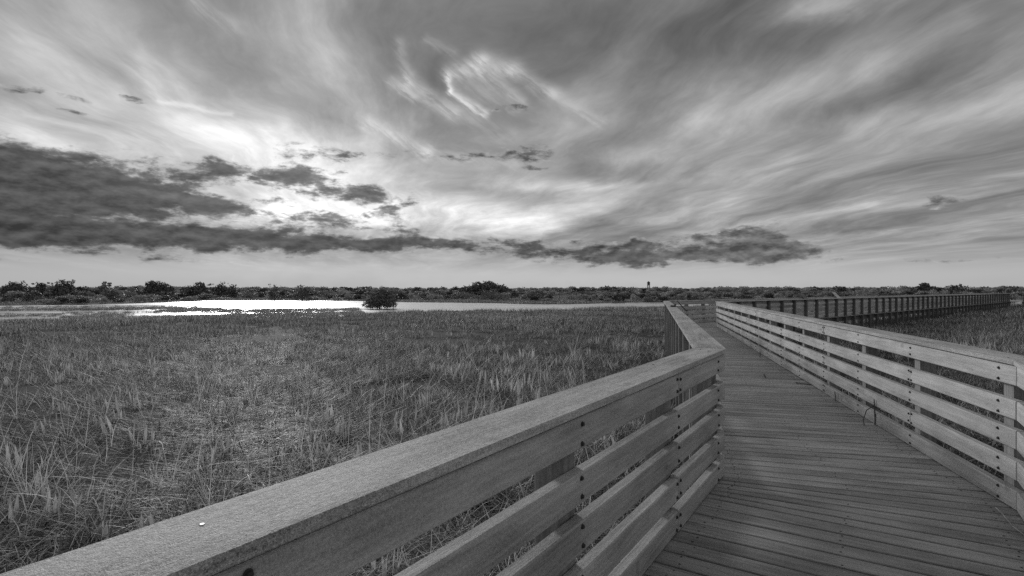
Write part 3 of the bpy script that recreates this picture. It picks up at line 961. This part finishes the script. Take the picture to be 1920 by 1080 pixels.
LD, LM = MAT['leaf_dark'], MAT['leaf_mid']
PL = [
    ('shrub', 'dark lone mangrove bush standing in the water in front of the shore', 712, 542, 62, 76, LD, 'round', .15, 4.0),
    ('tree', 'dark round-crowned tree on the far shore at the left', 119, 525, 50, 150, LD, 'open2', .2, 1.6),
    ('tree', 'thin spindly tree left of the wide dark crown on the far shore', 197, 527, 26, 165, LM, 'open', .16, .5),
    ('tree', 'wide flat dark crown above the left treeline', 293, 525, 64, 165, LD, 'dome', .2, 1.4),
    ('tree', 'paired bushy tree right of the wide dark crown', 372, 529, 54, 160, LD, 'open2', .2, 1.2),
    ('tree', 'small upright tree with a ragged crown, first of two close together', 414, 528, 24, 160, LD, 'open2', .17, 1.0),
    ('tree', 'small upright tree with a ragged crown, second of two close together', 434, 531, 25, 160, LD, 'open2', .17, 1.0),
    ('shrub', 'dark rounded bush on the left shore, close to the water', 57, 546, 40, 112, LD, 'round', .14, 1.3),
    ('shrub', 'low dark bush at the far left edge of the shore', 15, 556, 28, 110, LD, 'round', .14, 1.0),
    ('shrub', 'blackish bush on the left shore below the wide dark crown', 211, 543, 40, 118, LD, 'round', .14, 1.4),
    ('shrub', 'grey bush on the shore with pale leaves left of the open water', 272, 549, 44, 118, LM, 'round', .14, 1.0),
    ('shrub', 'tall narrow bush on the shore behind the widest open water', 515, 533, 24, 135, LD, 'round', .15, 1.0),
    ('shrub', 'broad dark bush on the shore behind the widest open water', 567, 534, 34, 132, LD, 'round', .15, 1.2),
    ('shrub', 'grey rounded bush behind the lone mangrove bush', 742, 540, 36, 150, LM, 'round', .16, 1.0),
    ('tree', 'broad domed tree hammock rising above the middle of the treeline', 910, 525, 104, 190, LD, 'dome', .22, 1.6),
    ('shrub', 'large grey bush in front of the domed hammock', 922, 542, 62, 135, LM, 'round', .15, 1.4),
    ('shrub', 'rounded dark bush on the shore right of the domed hammock', 999, 545, 46, 130, LD, 'round', .15, 1.3),
    ('shrub', 'bush left of the domed hammock at the water edge', 868, 546, 46, 140, LM, 'round', .15, 1.1),
    ('shrub', 'small dark bush standing alone in the open field', 1070, 555, 13, 140, LD, 'round', .12, .8),
    ('shrub', 'low dark bush above the first far railing bend', 1490, 545, 26, 150, LD, 'round', .15, 1.0),
    ('shrub', 'wide low dark bush behind the far railing', 1564, 544, 34, 150, LD, 'round', .15, 1.0),
    ('tree', 'dark rounded tree poking above the right treeline', 1735, 530, 30, 230, LD, 'open2', .2, 1.4),
    ('tree', 'second dark crown on the right treeline', 1789, 534, 34, 230, LD, 'round', .2, 1.2),
    ('shrub', 'low dark bush by the far right end of the railing', 1895, 541, 50, 200, LD, 'round', .18, 1.0),
    ('tree', 'small tree at the left treeline beside the dark round crown', 78, 529, 34, 190, LD, 'open2', .18, 1.2),
    ('tree', 'low bushy tree at the left picture edge', 22, 526, 50, 180, LD, 'open2', .18, 1.2),
    ('shrub', 'dark bush in the scrub between the hammock and the mangrove bush', 822, 544, 30, 160, LD, 'round', .15, 1.0),
    ('shrub', 'low bush on the shore between the two upright trees and the broad bush', 465, 544, 38, 150, LM, 'round', .15, 1.0),
]
for i, (kd, lab, px, top, wd, Y, mt, shp, lf, dn) in enumerate(PL):
    if shp == 'open2': shp = 'round'
    plant(kd, lab, px, top, wd, Y, mt, 500 + i, shp, None, lf, dn)

# the rest of the scrub reads as one mass
bush = bpy.data.collections.new('scrub_sources')
for i in range(6):
    rs = random.Random(70 + i)
    lob = [(rs.uniform(-.5, .5), rs.uniform(-.5, .5), rs.uniform(.25, .8), rs.uniform(.3, .5), rs.uniform(.3, .5), rs.uniform(.2, .35)) for _ in range(6)]
    me = crown_mesh('bs_%02d' % i, lob, 420, .085, MAT['scrub'], 90 + i)
    bush.objects.link(bpy.data.objects.new('bs_%02d' % i, me))


def make_scrub():
    PX, PY, S, T = [], [], [], []
    for (r0, r1, dens, s0, s1, z0, z1) in ((112, 170, .055, .8, 2.4, .5, 1.5), (170, 300, .03, 1.4, 3.6, .9, 2.1), (300, 620, .009, 2.5, 6.0, 1.9, 4.0), (620, 900, .004, 6, 10, 3.0, 5.6)):
        X, Y, r = sector(r0, r1, -60, 62, dens)
        k = ~(inpoly(X, Y, LAG) | inpoly(X, Y, POND)) & off_walk(X, Y, 6.0)
        cl = vnoise(X, Y, 0.035, 31)
        k &= (NP.rand(len(X)) < np.clip(.35 + (cl - .4) * 2.2, .12, 1))
        X, Y, cl = X[k], Y[k], cl[k]; n = len(X)
        # keep clear of the ground between the lagoon and the viewer
        s = NP.uniform(s0, s1, n); z = NP.uniform(z0, z1, n) * (.7 + .6 * cl)
        PX.append(X); PY.append(Y); S.append(np.stack([s, s, z], 1)); T.append(np.where(NP.rand(n) < .3, -.55, NP.uniform(0, 1.2, n)))
    X, Y = np.concatenate(PX), np.concatenate(PY)
    print('scrub', len(X))
    scatter('far_scrub', np.stack([X, Y, np.full(len(X), GZ - .05)], 1), NP.randint(0, 6, len(X)), np.concatenate(S), np.concatenate(T), bush, MAT['scrub'],
            'mass of low scrub reaching to the horizon beyond the water', 'scrub', 0.05)
make_scrub()

# ------------------------------------------------------------------ lookout tower on the horizon
def tower(px, top, Y):
    X = (px - 960) / FPX * Y; H = CAM_Z + (HOR - top) / FPX * Y - GZ
    o = empty('lookout_tower', (X, Y, GZ)); tag(o, 'thin steel lookout tower with a small cabin on the horizon', 'tower')
    b, t, hc = 2.2, .95, H - 4.6
    for sx in (-1, 1):
        for sy in (-1, 1):
            mesh_obj('leg', limb_mesh('leg', [((sx * b, sy * b, 0), (sx * t, sy * t, hc), .22, .18)], MAT['steel']), None, o)
    for k in range(4):
        z0, z1 = hc * k / 4, hc * (k + 1) / 4
        w0, w1 = b + (t - b) * k / 4, b + (t - b) * (k + 1) / 4
        for sg in (-1, 1):
            segs = [((-w0 * sg, -w0, z0), (w1 * sg, -w1, z1), .09, .09), ((-w0 * sg, w0, z0), (w1 * sg, w1, z1), .09, .09), ((-w0, -w0 * sg, z0), (-w1, w1 * sg, z1), .09, .09), ((w0, -w0 * sg, z0), (w1, w1 * sg, z1), .09, .09)]
            mesh_obj('brace', limb_mesh('brace', segs, MAT['steel']), None, o)
    mesh_obj('cabin', prism('cabin', [(-1.35, -1.35), (1.35, -1.35), (1.35, 1.35), (-1.35, 1.35)], hc, hc + 3.0, .05, MAT['steel']), None, o)
    v = [(-1.7, -1.7, hc + 3.02), (1.7, -1.7, hc + 3.02), (1.7, 1.7, hc + 3.02), (-1.7, 1.7, hc + 3.02), (0, 0, hc + 4.6)]
    mesh_obj('roof', pydata('roof', v, [(3, 2, 1, 0), (0, 1, 4), (1, 2, 4), (2, 3, 4), (3, 0, 4)], MAT['steel']), None, o)
tower(1216, 527, 620)

# ------------------------------------------------------------------ sign panels on the railings
def sign(label, p, along, inward, w, h, pale=False, up=0.10, out=0.08):
    ang = math.atan2(along.y, along.x)
    o = empty('sign_panel', (p.x, p.y, 1.088), ang); tag(o, label, 'sign')
    s = 1 if (Matrix.Rotation(-ang, 2) @ inward).y > 0 else -1
    tilt = R(48) * -s
    pm = MAT['signpale'] if pale else MAT['sign']
    pn = mesh_obj('panel', box('panel', -w / 2, w / 2, -h / 2, h / 2, -.012, .012, .004, pm), None, o, (0, s * out, up), (tilt, 0, 0))
    for e in (-1, 1):
        mesh_obj('bracket', box('bracket', -.02, .02, -.02, .02, -.002, up + .06, .003, MAT['sign']), None, o, (e * w * .3, s * .02, .0), (tilt * .35, 0, 0))
    mesh_obj('mount', box('mount', -w * .36, w * .36, -.05, .05, 0.001, .045, .004, MAT['sign']), None, o, (0, s * -.05, 0))
sign('dark tilted sign panel on the left railing before the second bend', A + D2 * 12.1 - n2 * 0.06, D2, n2, .55, .42, up=.03, out=.22)
sign('small pale tilted sign panel on the distant railing', C + D3 * 20.5 - n3 * .05, D3, n3, .6, .55, True, up=.12)
sign('dark low sign panel on the distant railing left of the pale one', C + D3 * 15.0 - n3 * .05, D3, n3, .6, .4, up=.05)

# ------------------------------------------------------------------ reed litter on the deck
def dpt(px, py): return gpt(px, py, CAM_Z)
def twig(label, pts, r, mat, cat='twig'):
    V, segs = [], []
    base = Vector(pts[0])
    for a, b_ in zip(pts[:-1], pts[1:]): segs.append((Vector(a) - base, Vector(b_) - base, r, r * .8))
    o = mesh_obj('reed_stem', limb_mesh('reed_stem', segs, mat), None, None, base); tag(o, label, cat)
def on(px, py, z=.012): p = dpt(px, py); return (p.x, p.y, z)
twig('pale straw lying on the deck at the right edge', [on(1866, 954), on(1880, 968), on(1898, 990), on(1925, 1010)], .004, MAT['straw'], 'straw')
twig('short dark stem lying mid deck', [on(1432, 702), on(1436, 709)], .008, MAT['twig'])
twig('dark stem lying at the foot of the right railing', [on(1492, 719), on(1508, 721), on(1524, 723)], .008, MAT['twig'])
q = dpt(1640, 796)
twig('dark dry stem growing up through the deck beside the right railing', [(q.x, q.y, -.3), (q.x, q.y, .1), (q.x - .01, q.y, .30)], .008, MAT['twig'])
twig('arched dry stem bent over beside the right railing', [(q.x - .05, q.y, -.3), (q.x - .14, q.y, .05), (q.x - .1, q.y, .17), (q.x - .02, q.y, .22), (q.x + .12, q.y, .14)], .006, MAT['twig'])
q = dpt(1566, 752)
twig('short dry stem poking up at the foot of the right railing', [(q.x, q.y, -.3), (q.x, q.y, .06), (q.x - .01, q.y, .14)], .007, MAT['twig'])
q = dpt(1425, 668)
twig('short dark stem standing by the distant part of the right railing', [(q.x, q.y, -.3), (q.x, q.y, .12)], .012, MAT['twig'])
